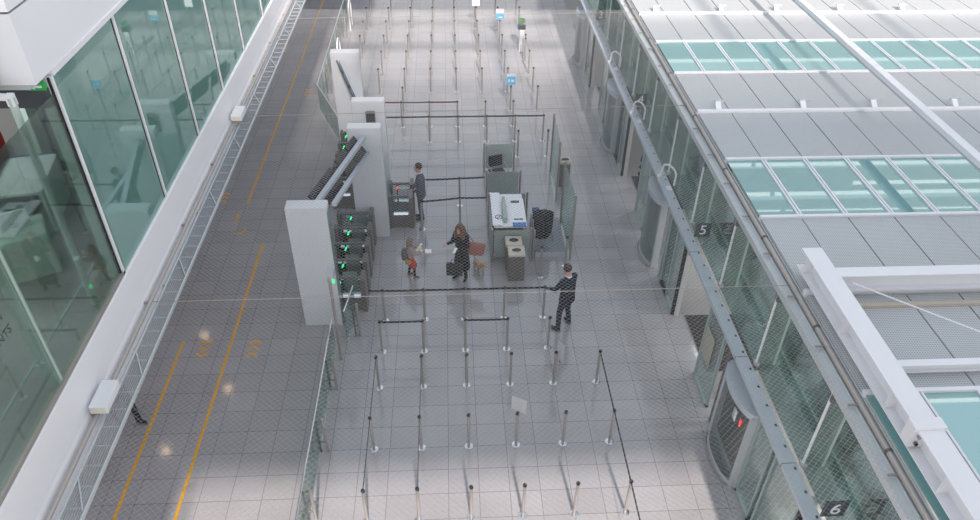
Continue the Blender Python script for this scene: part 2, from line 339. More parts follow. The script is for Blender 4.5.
for i, y in enumerate(by[:-2]):
    MB().bar((-.17, y+.5, .0), (-.10, y+.5, 0), .03, .02).build('clip', 'pipe', gr)
    MB().bar((-.10, y+1.2, .02), (.12, y+.75, .02), .015, .012).build('brace', 'aluwhite', gr)
for i, (y, lab) in enumerate([(6.86, 'white lamp housing fixed on the ledge, nearer one'), (14.98, 'white lamp housing fixed on the ledge, farther one')]):
    t = thing('lamp_housing', lab, 'lamp', (-4.62, y, ZL+.05), 0, None)
    B(-.11, .11, -.24, .24, .03, .16).bev(.01).build('housing', 'white', t)
    B(-.09, .09, -.245, -.235, .045, .145).build('end_cap', 'creamf', t)
    MB().bar((-.15, -.05, .05), (-.08, -.05, .08), .05, .02).build('bracket', 'greypanel', t)

# ------------------------------------------------------------ right building: roof
RZ = 4.35
bands = [(4.5, 6.6), (10.82, 12.85), (17.1, 19.1), (23.4, 25.4)]
seamx = [5.42+.855*i for i in range(16)]
edges = [2.0]+[v for b in bands for v in b]+[32]
n_ = 0
for i in range(0, len(edges), 2):
    a, b = edges[i], edges[i+1]
    mid = (a+b)/2
    for (p, q) in ((a, mid-.06), (mid+.06, b)):
        mb = MB()
        for k in range(len(seamx)-1):
            x0 = max(seamx[k], 5.52)
            mb.box(x0+.012, seamx[k+1]-.012, p+.01, q-.01, RZ-.05, RZ)
        struct('ceiling', mb, 'perf', 'perforated metal roof sheets of the right building')
    struct('trim_%d' % (20+i), B(5.52, 18.2, mid-.05, mid+.05, RZ-.05, RZ+.05), 'white', 'white gutter rail across the metal roof')
    for x in (6.0, 7.95, 9.6, 11.5, 13.4):
        n_ += 1
        t = thing('roof_bracket', 'white angled bracket, %s from the left on the %s gutter rail from the camera' % (ORD[(n_-1) % 5], ORD[i//2]), 'bracket', (x, mid, RZ), 0, 'brackets on the roof gutter rails')
        MB().bar((0, 0, .05), (.02, .22, .16), .12, .03).build('arm', 'white', t)
        B(-.06, .18, .2, .25, .14, .18).build('head_plate', 'greypanel', t)
struct('ceiling', B(5.62, 18.3, 2, 32, RZ-.12, RZ-.07), 'hole', 'dark underlay of the roof sheets') if False else None
wi = 50
for (a, b) in bands:
    fr = MB()
    fr.box(5.52, 18.2, a-.05, a+.02, RZ-.06, RZ+.04).box(5.52, 18.2, b-.02, b+.05, RZ-.06, RZ+.04)
    for x in seamx[1:]: fr.box(x-.045, x-.012, a, b, RZ-.05, RZ+.03).box(x+.012, x+.045, a, b, RZ-.05, RZ+.03)
    wn = struct('window_%d' % wi, fr, 'white', 'white framed band of teal skylight glass'); wi += 1
    for k in range(len(seamx)-1):
        B(max(seamx[k], 5.5)+.04, seamx[k+1]-.04, a+.02, b-.02, RZ-.02, RZ).build('pane', 'skylight', wn)
# roof edge: silver profile, conduit and pipe
struct('trim_40', MB().box(5.28, 5.42, 2, 34, 4.06, 4.18).box(5.42, 5.44, 2, 34, 4.0, 4.2), 'aluwhite', 'silver edge beam of the right roof')
struct('trim_41', MB().box(5.46, 5.49, 2, 34, 4.1, 4.16).box(5.50, 5.52, 2, 34, 4.05, 4.31), 'lightgrey', 'flat conduit beside the roof pipe')
pp = thing('roof_pipe', 'long grey steel pipe along the right roof edge', 'pipe', (5.455, 0, 4.27))
MB().cyl((0, 2, 0), (0, 34, 0), .042, seg=14).build('pipe', 'pipe', pp, True)
for k in range(26):
    y = 3.1+k*1.13
    B(-.16, .0, y, y+.03, -.04, -.02).build('strap', 'steel', pp)
for k in range(9):
    y = 5.7+k*2.3
    MB().cyl((0, y-.02, 0), (0, y+.02, 0), .052, seg=14).build('clamp', 'steeldark', pp)
# white I beams on the roof
IZ = 4.86
def ibeam(mb, a, b, w_, h_, ax):
    x0, y0, z1 = a; x1, y1, _ = b; t_ = .025
    if ax == 'y':
        mb.box(x0-w_/2, x0+w_/2, y0, y1, z1-t_, z1).box(x0-w_/2, x0+w_/2, y0, y1, z1-h_, z1-h_+t_).box(x0-.012, x0+.012, y0, y1, z1-h_+t_, z1-t_)
    else:
        mb.box(x0, x1, y0-w_/2, y0+w_/2, z1-t_, z1).box(x0, x1, y0-w_/2, y0+w_/2, z1-h_, z1-h_+t_).box(x0, x1, y0-.012, y0+.012, z1-h_+t_, z1-t_)
    return mb
bi = thing('roof_beam', 'white steel I-beam lying lengthwise above the right roof', 'beam', (5.70, 0, 0))
ibeam(MB(), (0, 2, IZ), (0, 9.22, IZ), .32, .36, 'y').build('beam', 'white', bi)
for y in (2.9, 4.9, 6.2, 7.6, 9.0): B(-.15, -.01, y, y+.02, IZ-.34, IZ-.02).build('stiffener', 'white', bi)
B(-.20, .20, 5.55, 5.72, IZ-.30, IZ+.035).build('splice_plate', 'white', bi)
for (y, z) in ((5.54, -.10), (5.54, -.22), (5.54, -.22)):
    MB().cyl((-.12, y, IZ+z), (-.12, y-.03, IZ+z), .025, seg=8).build('bolt', 'steel', bi)
cb1 = thing('roof_beam', 'white cross I-beam meeting the lengthwise beam at its far end', 'beam', (5.86, 8.62, 0))
ibeam(MB(), (0, 0, IZ-.02), (12, 0, IZ-.02), .22, .30, 'x').build('beam', 'white', cb1)
cb2 = thing('roof_beam', 'thin white cross beam lower down on the right roof', 'beam', (5.86, 6.95, 0))
ibeam(MB(), (0, 0, IZ-.3), (12, 0, IZ-.3), .12, .14, 'x').build('beam', 'white', cb2)
tag(B(5.9, 17.9, 8.32, 8.40, RZ+.002, RZ+.05).build('gutter', 'cream'), 'beige gutter below the white cross beam', 'gutter')
tag(MB().cyl((6.02, 8.4, 4.80), (9.6, 6.05, 4.45), .012, seg=8).build('bracing_cable', 'white'), 'thin white bracing cable running diagonally over the roof sheets', 'cable')
tb = thing('roof_tube', 'long white square tube crossing above the skylight bands', 'beam', (9.38, 0, 5.3))
B(-.09, .09, 2, 34, -.05, .05).build('tube', 'white', tb); B(-.08, .0, 2, 34, -.10, -.055).build('lower_flange', 'lightgrey', tb)

# ------------------------------------------------------------ right building: facade
FX = 5.2
rl = thing('facade_rail', 'silver bolted rail above the glazed doors of the right facade', 'rail', (5.10, 0, 2.45))
MB().box(-.115, .115, 2, 34, -.08, 0).build('beam', 'alu', rl)
y = 3.0
while y < 27: B(.04, .075, y, y+.05, .001, .004).build('bolt_hole', 'hole', rl); y += .42
js = MB()
for y in (6.9, 9.2, 12.3, 15.4, 18.5): js.box(-.12, .12, y, y+.012, -.1, .003)
js.build('joints', 'steeldark', rl)
struct('window_70', B(5.66, 5.68, 2, 34, 2.46, 4.1), 'facade', 'upper glass of the right facade')
struct('trim_42', B(5.3, 5.85, 2, 34, 2.40, 2.42), 'canopy', 'greenish glass strip behind the bolted rail')
struct('trim_43', B(5.85, 5.88, 2, 34, 2.36, 2.46), 'mint', 'green glass edge of the canopy strip')
struct('floor', B(5.45, 11.8, 2, 47.9, 0.0, .012), 'loungefloor', 'grey floor of the gate lounge')
for i, y in enumerate((4.6, 6.9, 9.4, 11.9, 15.4, 19.0)):
    ld = bpy.data.lights.new('lounge_fill', 'AREA'); lo = bpy.data.objects.new('lounge_fill', ld); COL.objects.link(lo)
    ld.shape = 'RECTANGLE'; ld.size = 2.2; ld.size_y = .5; ld.energy = 42; lo.location = (8.4, y+.4, 4.0)  # added fill lamps that lift the lounge behind the facade glass
    t = thing('bench', 'dark bench in the gate lounge behind the facade, %s from the camera' % ORD[i], 'bench', (7.45+.25*(i % 2), y, .012), .1*(i % 3))
    B(-.25, .25, -.8, .8, .38, .45).bev(.02).build('seat', 'seat', t); B(.2, .26, -.8, .8, .45, .85).bev(.02).build('backrest', 'seat', t)
    for yy_ in (-.6, .6): B(-.2, .2, yy_-.03, yy_+.03, 0, .38).build('leg', 'steel', t)
for i, y in enumerate([6.88, 9.04, 11.2, 13.36, 15.52, 17.68, 19.84, 22.0, 24.16, 26.3]):
    t = thing('facade_post', 'white tube with glass fin on the right facade, %s from the camera' % ORD[i], 'post', (5.30, y, 2.42), 0, 'posts of the upper right facade')
    MB().cyl((0, 0, 0), (0, 0, 1.70), .022, seg=8).build('tube', 'white', t)
    B(.03, .33, -.02, .02, .0, 1.70).build('glass_fin', 'fin', t); B(.30, .34, -.03, .03, 0, 1.70).build('rear_edge', 'mint', t)
    B(-.03, .05, -.05, .05, -.0, .07).build('base_bracket', 'lightgrey', t)
    B(-.02, .2, -.05, .05, 1.5, 1.66).build('head_bracket', 'steeldark', t)
for i, (s, y) in enumerate([('6', 6.0), ('5', 12.9), ('4', 19.3), ('3', 26.1)]):
    t = thing('gate_sign', 'dark grey gate sign with white numeral %s, %s' % (s, {'6': 'nearest the camera', '5': 'second from the camera', '4': 'third from the camera', '3': 'farthest from the camera'}[s]), 'sign', (5.40, y, 2.42))
    B(-.17, .17, -.015, .015, 0, .34).build('sign_panel', 'signgrey', t)
    text_obj('numeral', s, .34, 'paper', t, (0, -.02, .17), (PI/2, 0, 0))
for i, y in enumerate((22.0, 18.5, 15.1)):
    t = thing('hoop_lamp', 'white bent tube hoop on the facade rail, %s from the far end' % ORD[i], 'lamp', (5.08, y, 2.45), 0, 'white hoops on the facade rail')
    pts = [(-.02, .25, .0)]+[(.0+.22*(1-math.cos(a))/2, .24-.40*(1-math.cos(a))/2, .26+.16*math.sin(a)) for a in [PI*k/8 for k in range(9)]]+[(.21, -.17, .0)]
    MB().tube(pts, .024).build('hoop', 'white', t, True)
    MB().cyl((-.06, .26, .003), (-.03, .25, .06), .05, .03).build('lamp_head', 'white', t)
    B(.0, .1, -.42, -.24, 0.002, .04).build('foot_plate', 'white', t)
posts = [6.35, 13.1, 19.45, 25.8]
def pane(n, y0, y1, x=FX, mat='clear', lab='glass panel of the right facade'):
    w_ = struct('window_%d' % n, B(x-.01, x+.01, y0, y1, .06, 2.32), mat, lab)
    struct('frame', MB().box(x-.03, x+.03, y0, y0+.045, 0, 2.34).box(x-.03, x+.03, y1-.045, y1, 0, 2.34).box(x-.03, x+.03, y0, y1, 0, .07).box(x-.03, x+.03, y0, y1, 2.28, 2.34), 'paneframe', parent=w_)
for i, y in enumerate(posts):
    struct('door_%d' % (i+1), MB().box(FX+.02, FX+.13, y-.10, y+.02, 0, 2.35), 'jamb', 'pale jamb beside the open gate door')
    struct('trim_%d' % (50+i), MB().box(FX-.05, FX+.02, y-.07, y-.02, 0, 2.35), 'hole', 'black seal of the gate door jamb')
    tag(B(5.48, 7.1, y-1.95, y-.12, .014, .026).build('door_mat', 'doorshade'), 'dark sheet put in for shade inside the open gate doorway, %s from the camera' % ORD[i], 'mat')  # dark sheet on the floor stands for shade inside the doorway
    pane(72+3*i, y+.04, y+1.2, lab='glass panel beyond the pale jamb')
    pane(73+3*i, y-2.95, y-2.0, lab='glass panel with poster between the gate doors')
    pane(74+3*i, y-5.75, y-4.95, lab='glass panel on the near side of the display case')
    struct('trim_%d' % (60+i), B(FX-.06, FX+.14, y-3.42, y-3.3, 0, 2.3), 'steeldark', 'dark steel post beside the display case')
pst = tag(B(FX-.03, FX-.02, 10.52, 11.0, .8, 1.55).build('poster', 'poster'), 'beige notice stuck on the facade glass, nearest the camera', 'poster')
for i, (y0, y1, lab) in enumerate([(8.18, 9.55, 'nearest the camera'), (14.83, 16.1, 'second from the camera'), (20.75, 22.0, 'third from the camera'), (27.5, 28.8, 'farthest from the camera')]):
    t = thing('display_case', 'grey framed curved glass case in the right facade, '+lab, 'display case', (FX-.05, (y0+y1)/2, 0), 0, 'curved cases in the right facade')
    L = (y1-y0)/2; arc = [(-.26*math.cos(PI/2*k/6), L*math.sin(PI/2*k/6)) for k in range(-6, 7)]
    MB().prism([(.06+.12*math.cos(PI/2*k/6), L*math.sin(PI/2*k/6)) for k in range(-6, 7)]+arc[::-1], 1.9, 2.03).build('cap', 'alu', t)
    MB().prism([(.10, -L), (.10, L)]+[(x*.93, y*.99) for x, y in arc[::-1]], .0, .12).build('base', 'lightgrey', t)
    MB().box(-.09, .07, -L-.01, -L+.08, 0, 1.95).build('side_frame', 'lightgrey', t); MB().box(-.09, .07, L-.08, L+.01, 0, 1.95).build('side_frame', 'lightgrey', t)
    MB().prism([(.08, -L+.06), (.08, L-.06)]+[(x*.86, y*.93) for x, y in arc[::-1]], .12, 1.9).build('curved_glass', 'clear', t)
    B(.02, .05, -L+.1, L-.1, .2, 1.8).build('panel', 'steeldark' if i == 0 else 'lightgrey', t)
    tk = MB()
    for (p, q) in zip(arc, arc[1:]): tk.bar((p[0]*1.15, p[1]*1.02, .02), (q[0]*1.15, q[1]*1.02, .02), .025, .04)
    tk.build('floor_track', 'steel', t)
    if i == 0:
        B(-.17, -.155, -.5, -.46, 1.55, 1.7).rot(0).build('red_label', 'red', t)
        B(-.20, -.19, -.34, -.2, 1.5, 1.75).build('white_label', 'paper', t)
rp2 = tag(MB().tube([(5.55+.05*math.sin(k*1.9), 18.7+.05*math.cos(k*2.3), .05+k*.075) for k in range(16)], .035).build('coiled_rope', 'hose'), 'dark blue coiled rope hanging in the open gate doorway', 'rope')

# ------------------------------------------------------------ floor markings
def mark(name, mb, label, cat='floor marking', group=None, mat='yellow'): return tag(mb.build(name, mat), label, cat, group)
mark('floor_line', B(-5.125, -5.065, 2.5, 16.25, .0, .003), 'long yellow floor line in the corridor, nearer the hall')
mark('floor_line', B(-5.92, -5.86, 18.2, 42, .0, .003), 'yellow floor line in the far part of the corridor')
mark('floor_line', B(-6.21, -6.15, 2.5, 12.56, .0, .003), 'yellow floor line beside the white ledge')
mark('floor_line', B(-6.06, -6.01, 17.1, 17.75, .0, .003), 'short yellow dash in the corridor')
mark('floor_line', MB().box(-5.98, -5.68, 16.7, 16.76, 0, .003).box(-5.73, -5.68, 16.7, 16.95, 0, .003), 'yellow corner mark in the corridor')
def chev(x, y, s, label):
    mb = MB()
    for k in range(3):
        yk = y+k*.21
        mb.bar((x-.125, yk-.05*s, .002), (x, yk+.06*s, .002), .055, .003).bar((x, yk+.06*s, .002), (x+.125, yk-.05*s, .002), .055, .003)
    mark('arrow_marking', mb, label, 'floor marking', 'arrow markings on the floor', 'orangemark')
chev(-4.55, 12.05, 1, 'three orange chevrons on the corridor floor right of the long line')
chev(-5.66, 12.1, -1, 'three orange chevrons between the two near floor lines')
chev(-6.62, 18.3, 1, 'three orange chevrons close to the ledge in mid corridor')
chev(-5.2, 25.3, -1, 'three orange chevrons in the far corridor near the glass barrier')
chev(-6.7, 29.4, 1, 'three orange chevrons in the far corridor beside the ledge')

# ------------------------------------------------------------ belt posts
def make_post():
    t = thing('queue_post', 'steel belt post', 'barrier post')
    MB().ring_loft([(0, 0, 0, .085, .085), (0, 0, .008, .085, .085), (0, 0, .016, .05, .05)], 18).build('base', 'brightsteel', t)
    MB().cyl((0, 0, .012), (0, 0, .92), .029, seg=14).build('pole', 'steel', t, True)
    MB().cyl((0, 0, .90), (0, 0, .95), .031, seg=14).box(-.036, .036, -.012, .012, .905, .935).build('belt_head', 'black', t, True)
    return t
X0, DX = -1.654, .932
rows = {7.75: range(6), 9.35: range(6), 10.96: range(6), 12.03: range(5), 13.08: range(5),
        20.64: [4, 5], 21.67: [1, 2, 3], 22.72: [0, 1, 2, 3, 4], 23.85: [0, 4, 5], 25.4: range(-1, 6), 27.0: range(-1, 6), 28.6: range(-2, 6), 30.15: range(-2, 5), 31.75: range(-2, 6), 33.3: range(-3, 6)}
first = [None]
def post(x, y, label, z=0):
    if first[0] is None:
        t = first[0] = make_post(); t.location = (x, y, z); t['label'] = label; t['group'] = 'steel belt posts'; return t
    return dup(first[0], (x, y, z), 0, label, 'steel belt posts')
rk = sorted(rows)
for i, y in enumerate(rk):
    cs = list(rows[y])
    for k, c in enumerate(cs):
        post(X0+DX*c, y, 'steel belt post, %s from the left in the %s row counted from the camera' % (ORD[k], ORD[i]))
for i, (x, y, lab) in enumerate([(.19, 17.9, 'steel belt post between the grey-suited man and the glass booth, farther one'), (.18, 16.9, 'steel belt post between the grey-suited man and the glass booth, nearer one'),
                                 (-.86, 16.75, 'steel belt post just right of the grey-suited man'), (2.06, 21.67, 'steel belt post behind the glass booth'),
                                 (2.98, 21.67, 'steel belt post at the right end of the long far belt'), (2.86, 15.0, 'steel belt post behind the navy-suited man'), (1.62+.55, 14.6, 'steel belt post in front of the dark platform'), (2.97, 28.2, 'steel belt post beside the plant kiosk')]):
    post(x, y, lab)
# belts
def belt(a, b, label, mat='belt', z=.912):
    a = Vector((a[0], a[1], a[2] if len(a) > 2 else z)); b = Vector((b[0], b[1], b[2] if len(b) > 2 else z))
    d = (b-a).normalized(); a = a+d*.035; b = b-d*.035
    mb = MB(); n = 6; pts = [a.lerp(b, k/n)-Vector((0, 0, .006*math.sin(PI*k/n))) for k in range(n+1)]
    for p, q in zip(pts, pts[1:]): mb.bar(p, q, .008, .054)
    return tag(mb.build('queue_belt', mat), label, 'barrier belt', 'retractable queue belts')
cx = lambda c: X0+DX*c
belt((-2.02, 13.1), (cx(0), 13.08), 'black belt from the front gate cabinet to the first post')
for c in range(4): belt((cx(c), 13.08), (cx(c+1), 13.08), 'black belt of the front belted row, %s span from the left' % ORD[c])
belt((cx(0), 12.03), (cx(1), 12.03), 'black belt joining the two left posts of the fourth row')
belt((cx(2), 12.03), (cx(3), 12.03), 'black belt joining the middle posts of the fourth row')
belt((cx(4), 13.08), (2.20, 12.98, .93), 'black belt held in the navy-suited man\'s blue-gloved hand')
for c, nm in ((0, 'leftmost'), (1, 'second left'), (5, 'rightmost')):
    belt((cx(c), 10.96), (cx(c), 9.35), 'black belt of the %s lane, farther near span' % nm)
    belt((cx(c), 9.35), (cx(c), 7.75), 'black belt of the %s lane, span nearest the camera' % nm)
belt((cx(5), 7.75), (cx(5)+.0, 6.2), 'black belt of the rightmost lane leaving the frame')
post(cx(5), 6.17, 'steel belt post below the bottom frame edge at the right')
belt((-1.75, 22.72), (cx(0)-.0, 22.72), 'short maroon belt left of the sixth belted row') if False else None
belt((cx(0)-.62, 22.75), (cx(0), 22.72), 'maroon belt beginning at the white portal wall', 'beltred')
belt((cx(0), 22.72), (cx(1), 22.72), 'grey belt in the middle of the far belted row', 'beltgrey')
belt((cx(1), 22.72), (cx(2), 22.72), 'maroon belt at the right end of the far belted row', 'beltred')
belt((-2.3, 21.67), (cx(1), 21.67), 'black belt from the white portal wall into the second far belted row')
belt((cx(1), 21.67), (cx(2), 21.67), 'black belt of the second far belted row, middle span')
belt((cx(2), 21.67), (cx(3), 21.67), 'black belt of the second far belted row, right span')
belt((cx(3), 21.67), (2.06, 21.67), 'black belt running toward the glass booth')
belt((2.06, 21.67), (2.98, 21.67), 'black belt at the right end of the long far belt line')
belt((-.80, 17.86), (.19, 17.9), 'black belt behind the grey-suited man, left span')
belt((.19, 17.9), (.93, 17.95), 'black belt behind the grey-suited man, right span')
belt((-.86, 16.75), (.18, 16.9), 'black belt right of the grey-suited man, left span')
belt((.18, 16.9), (.93, 16.9), 'black belt right of the grey-suited man, right span')
# sign plates on posts
def plate(name, label, x, y, z, w_, h_, rz, mat, parts=()):
    t = thing(name, label, 'sign', (x, y, z), rz)
    B(-w_/2, w_/2, -.006, .006, 0, h_).build('sign_panel', mat, t)
    MB().cyl((0, 0.0, -.05), (0, 0.0, .02), .015).build('stem', 'steeldark', t)
    for (a, b, c, d, mm) in parts: B(a, b, -.011, -.005, c, d).build('sign_print', mm, t)
    return t
plate('sign_plate', 'plain light grey plate on a post in the second row', cx(3)+.02, 9.35, .99, .30, .36, -.5, 'lightgrey')
plate('sign_plate', 'tall plain grey plate on a post below the navy-suited man', cx(4)+.09, 10.93, .70, .20, .50, -.9, 'lightgrey')
plate('information_sign', 'blue and white pictogram sign on a post, nearest of the blue signs', cx(4), 23.85, .99, .30, .40, 0, 'signblue', [(-.15, .15, .30, .40, 'paper'), (.0, .1, .1, .18, 'paper'), (-.10, -.05, .1, .2, 'paper')])
plate('information_sign', 'blue and white sign on a post, farther of the blue signs', cx(4), 30.15, .99, .32, .42, 0, 'signblue', [(-.16, .16, .24, .42, 'paper'), (-.05, .1, .05, .1, 'paper')])
plate('information_sign', 'white sign on a post at the top frame edge', cx(3), 31.75, .99, .32, .42, 0, 'paper')
kk = thing('plant_kiosk', 'slim white totem with dark screen and green plant among the far posts', 'kiosk', (2.9, 29.2, 0))
B(-.09, .09, -.1, .1, 0, .92).bev(.01).build('column', 'white', kk)
B(-.15, .15, -.08, .08, .92, 1.10).bev(.01).build('screen_box', 'black', kk); B(-.18, -.15, -.06, .06, .96, 1.1).build('blue_panel', 'bluefolder', kk)
lf = MB()
for k in range(26): lf.ball((random.uniform(-.12, .12), random.uniform(-.08, .08), random.uniform(1.12, 1.36)), .06, (1, .6, .5), 6)
lf.build('foliage', 'plant', kk)

# ------------------------------------------------------------ glass barriers beside the corridor
def barrier(name, label, pts, h, postn=None, side=.13):
    t = thing(name, label, 'glass barrier', (pts[0][0], pts[0][1], 0))
    o = Vector((pts[0][0], pts[0][1], 0)); V = [Vector((x, y, 0))-o for x, y in pts]
    MB().tube([v+Vector((0, 0, h)) for v in V], .022).build('hand_rail', 'brightsteel', t, True)
    for a, b in zip(V, V[1:]):
        MB().bar(a+Vector((0, 0, .08+(h-.14)/2)), b+Vector((0, 0, .08+(h-.14)/2)), .012, h-.14).build('glass_pane', 'barrier', t)
    for (x, y) in postn:
        v = Vector((x, y, 0))-o
        MB().cyl(v, v+Vector((0, 0, h-.02)), .028, seg=12).build('post', 'steel', t, True)
        MB().cyl(v+Vector((-side, 0, 0)), v+Vector((-side, 0, h-.1)), .018, seg=10).build('slim_post', 'steeldark', t, True)
        MB().cyl(v+Vector((0, 0, h-.1)), v+Vector((-side, 0, h-.1)), .016).cyl(v+Vector((0, 0, .3)), v+Vector((-side, 0, .3)), .016).build('clamp', 'steeldark', t)
    return t
barrier('glass_barrier', 'glass barrier with steel handrail beside the corridor, near the camera', [(-2.70, 4.6), (-2.68, 12.05)], .98, [(-2.54, 10.95), (-2.54, 9.33), (-2.56, 7.8), (-2.56, 6.2)])
t = thing('gate_pole', 'tall steel pole with green lamp in front of the white portal', 'post', (-2.55, 11.86, 0))
MB().cyl((0, 0, 0), (0, 0, 2.35), .034, seg=12).build('pole', 'steel', t, True); B(-.05, .09, -.02, .3, 2.2, 2.42).bev(.01).build('head', 'lightgrey', t); B(.06, .1, -.03, -.02, 2.2, 2.3).build('lamp', 'green', t)
barrier('glass_barrier', 'short glass barrier leading to the front gate cabinet', [(-2.33, 13.2), (-2.45, 12.3)], .98, [(-2.2, 12.6)], .1)
barrier('glass_barrier', 'glass barrier along the far corridor', [(-3.57, 21.5), (-4.55, 23.95), (-4.55, 34)], 1.0, [(-4.1, 23.2), (-4.35, 25.4), (-4.35, 27.2), (-4.35, 29), (-4.35, 30.8), (-4.35, 32.6)])
for i, y in enumerate((27.6, 31.9)):
    t = thing('crash_hoop', 'bright bent steel hoop at the far glass barrier, %s one' % ('nearer' if i == 0 else 'farther'), 'hoop', (-4.25, y, 0), 0)
    MB().tube([(0, .45, 0), (0, .45, .9), (0, .3, 1.1), (0, .1, 1.18), (0, -.15, 1.1), (0, -.3, .9), (0, -.3, 0)], .03).build('hoop', 'white', t, True)

# ------------------------------------------------------------ portal walls
for i, (x0, x1, y0, y1, lab) in enumerate([(-3.49, -2.63, 12.97, 13.28, 'white portal wall nearest the camera'), (-2.57, -1.74, 16.43, 16.72, 'white portal wall second from the camera'),
                                         (-2.58, -1.73, 17.76, 18.02, 'white portal wall directly behind the second'), (-3.5, -2.66, 20.98, 21.24, 'white portal wall farthest from the camera')]):
    t = thing('portal_wall', lab, 'wall slab', ((x0+x1)/2, (y0+y1)/2, 0), 0, 'white portal walls')
    w2, d2 = (x1-x0)/2, (y1-y0)/2
    hz = 3.27 if i < 2 else 3.34
    B(-w2, w2, -d2, d2, 0.0, hz).bev(.012).build('slab', 'pillar', t)
    B(-w2+.01, w2-.01, -d2+.01, d2-.01, hz, hz+.02).build('top_cap', 'white', t)
    if i == 0: B(w2, w2+.015, -d2, d2, .02, 3.15).build('side_glass', 'barrier', t)
def screen_rig(label, a, b, n, side, zb, tilt=.25, second=True):
    a = Vector(a); b = Vector(b); t = thing('screen_rig', label, 'screen rig', tuple(a)); d = b-a; dn = d.normalized(); s = Vector((dn.y, -dn.x, 0))*side
    MB().bar((0, 0, 0), d, .11, .09).build('beam', 'alu', t)
    if second: MB().bar(-s*.36+Vector((0, 0, -.02)), d-s*.05+Vector((0, 0, -.45)), .10, .08).build('beam', 'alu', t)
    L = d.length
    for k in range(n):
        f = (.11, .32, .62, .84)[k] if n == 4 else (k+.5)/n
        c = dn*(L*f)+s*.06+Vector((0, 0, zb)); hl = L*(.098 if n == 4 else .13); u = (s.x*tilt, s.y*tilt, 1)
        p, q = c-dn*hl, c+dn*hl
        sc = MB().bar(p, q, .045, .50, up=u).build('screen', 'screen', t)
        MB().bar(p+s*.028, q+s*.028, .01, .44, up=u).build('display_face', 'blackgloss', sc)
        MB().bar(c, Vector(c)*1-s*.06-Vector((0, 0, zb)), .06, .05).build('arm', 'steeldark', t)
    return t
screen_rig('row of black monitors on two grey beams between the near portal walls', (-2.86, 13.33, 3.2), (-2.15, 16.40, 3.06), 4, -1, -.10, .75)
screen_rig('dark monitors on grey beams in front of the farthest portal wall', (-3.2, 20.96, 3.1), (-2.35, 18.04, 3.1), 3, 1, -.15, .3, False)
t = thing('small_screen', 'small dark screen fixed on the third portal wall', 'screen', (-2.1, 17.7, 2.6)); B(-.12, .12, -.05, .03, 0, .5).build('housing', 'steeldark', t); B(-.1, .1, -.058, -.05, .04, .46).build('display_face', 'blackgloss', t)

# ------------------------------------------------------------ boarding gate cabinets
def gate(x0, x1, y, label, arrow=None, arrowmat='green', flap=True, light=False, body='brown'):
    t = thing('gate_cabinet', label, 'boarding gate', ((x0+x1)/2, y, 0), 0, 'boarding gate cabinets'); w2 = (x1-x0)/2
    B(-w2+.07, w2-.11, 0, .16, 0, .42).bev(.008).build('lower_body', body, t)
    B(-w2+.12, w2-.15, -.006, .10, .415, .44).build('light_strip', 'strip', t)
    B(-w2+.07, w2-.11, .06, .075, .45, .95).build('glass_pane', 'clear', t)
    B(-w2+.07, w2-.11, .03, .10, .95, 1.0).bev(.008).build('top_bar', 'steeldark', t)
    B(w2-.11, w2, -.06, .31, 0, 1.0).bev(.012).build('end_column', 'brown', t)
    B(-w2, -w2+.07, -.02, .2, 0, 1.0).build('end_column', 'steeldark', t)
    if arrow is not None:
        B(arrow-.02, arrow+.02, -.05, -.02, .35, 1.02).build('reader_post', 'black', t)
        MB().bar((arrow-.02, -.07, .86), (arrow+.02, -.07, .96), .035, .012, up=(0, 1, 0)).build('arrow_light', arrowmat, t)
    if flap: B(arrow if arrow else 0, (arrow if arrow else 0)+.34, -.24, -.23, .25, .85).build('flap', 'frost', t)
    return t
for k in range(5):
    gate(-3.02, -2.08, 13.46+.66*k, 'dark boarding gate cabinet beside the first portal wall, %s in the row from the camera' % ORD[k], -.10, flap=k > 0, body='blackgloss' if k else 'brown')
gate(-1.74, -1.08, 16.87, 'boarding gate cabinet left of the grey-suited man, nearer one', None, flap=False, light=True)
gate(-1.74, -1.08, 17.52, 'boarding gate cabinet left of the grey-suited man, farther one', -.12, 'red', flap=False, light=True)
for k in range(5):
    gate(-3.40, -2.75, 17.86+.66*k, 'brown boarding gate cabinet behind the monitors, %s in the row from the camera' % ORD[k], -.15, flap=False)

# ------------------------------------------------------------ glass booth, counter
def gpanel(label, x0, y0, x1, y1, h, mat='frost', z0=.12):
    t = thing('glass_screen', label, 'glass screen', (x0, y0, 0)); d = Vector((x1-x0, y1-y0, 0))
    for v in (Vector((0, 0, 0)), d): MB().cyl(v, v+Vector((0, 0, h)), .03, seg=12).build('post', 'steel', t, True)
    dn = d.normalized()
    MB().bar(dn*.05+Vector((0, 0, (z0+h-.05)/2)), d-dn*.05+Vector((0, 0, (z0+h-.05)/2)), .012, h-.05-z0).build('glass_pane', mat, t)
    for v in (dn*.06, d-dn*.06):
        for z in (.3, h-.15): MB().cyl(v+Vector((0, -.02, z)), v+Vector((0, .02, z)), .025, seg=8).build('clamp', 'brightsteel', t)
    return t
gpanel('frosted glass screen at the back of the booth', .97, 19.75, 1.88, 19.78, 1.0)
gpanel('frosted glass screen in the middle of the booth', .97, 18.17, 1.93, 18.17, 1.0)
gpanel('frosted glass screen right behind the white counter', 1.0, 17.0, 2.02, 17.02, 1.0)
gpanel('frosted glass screen at the front of the white counter', .97, 15.27, 1.97, 15.29, 1.02)
gpanel('long glass side of the booth on its left', .97, 15.35, .97, 16.95, 1.0)
gpanel('tall glass screen right of the booth, farther one', 3.01, 19.68, 2.98, 17.97, 2.0, 'barrier')
gpanel('tall glass screen right of the booth, nearer one', 2.97, 16.9, 3.02, 15.27, 2.0, 'barrier')
ct = thing('counter', 'white topped service counter inside the glass booth', 'counter', (1.42, 16.05, 0))
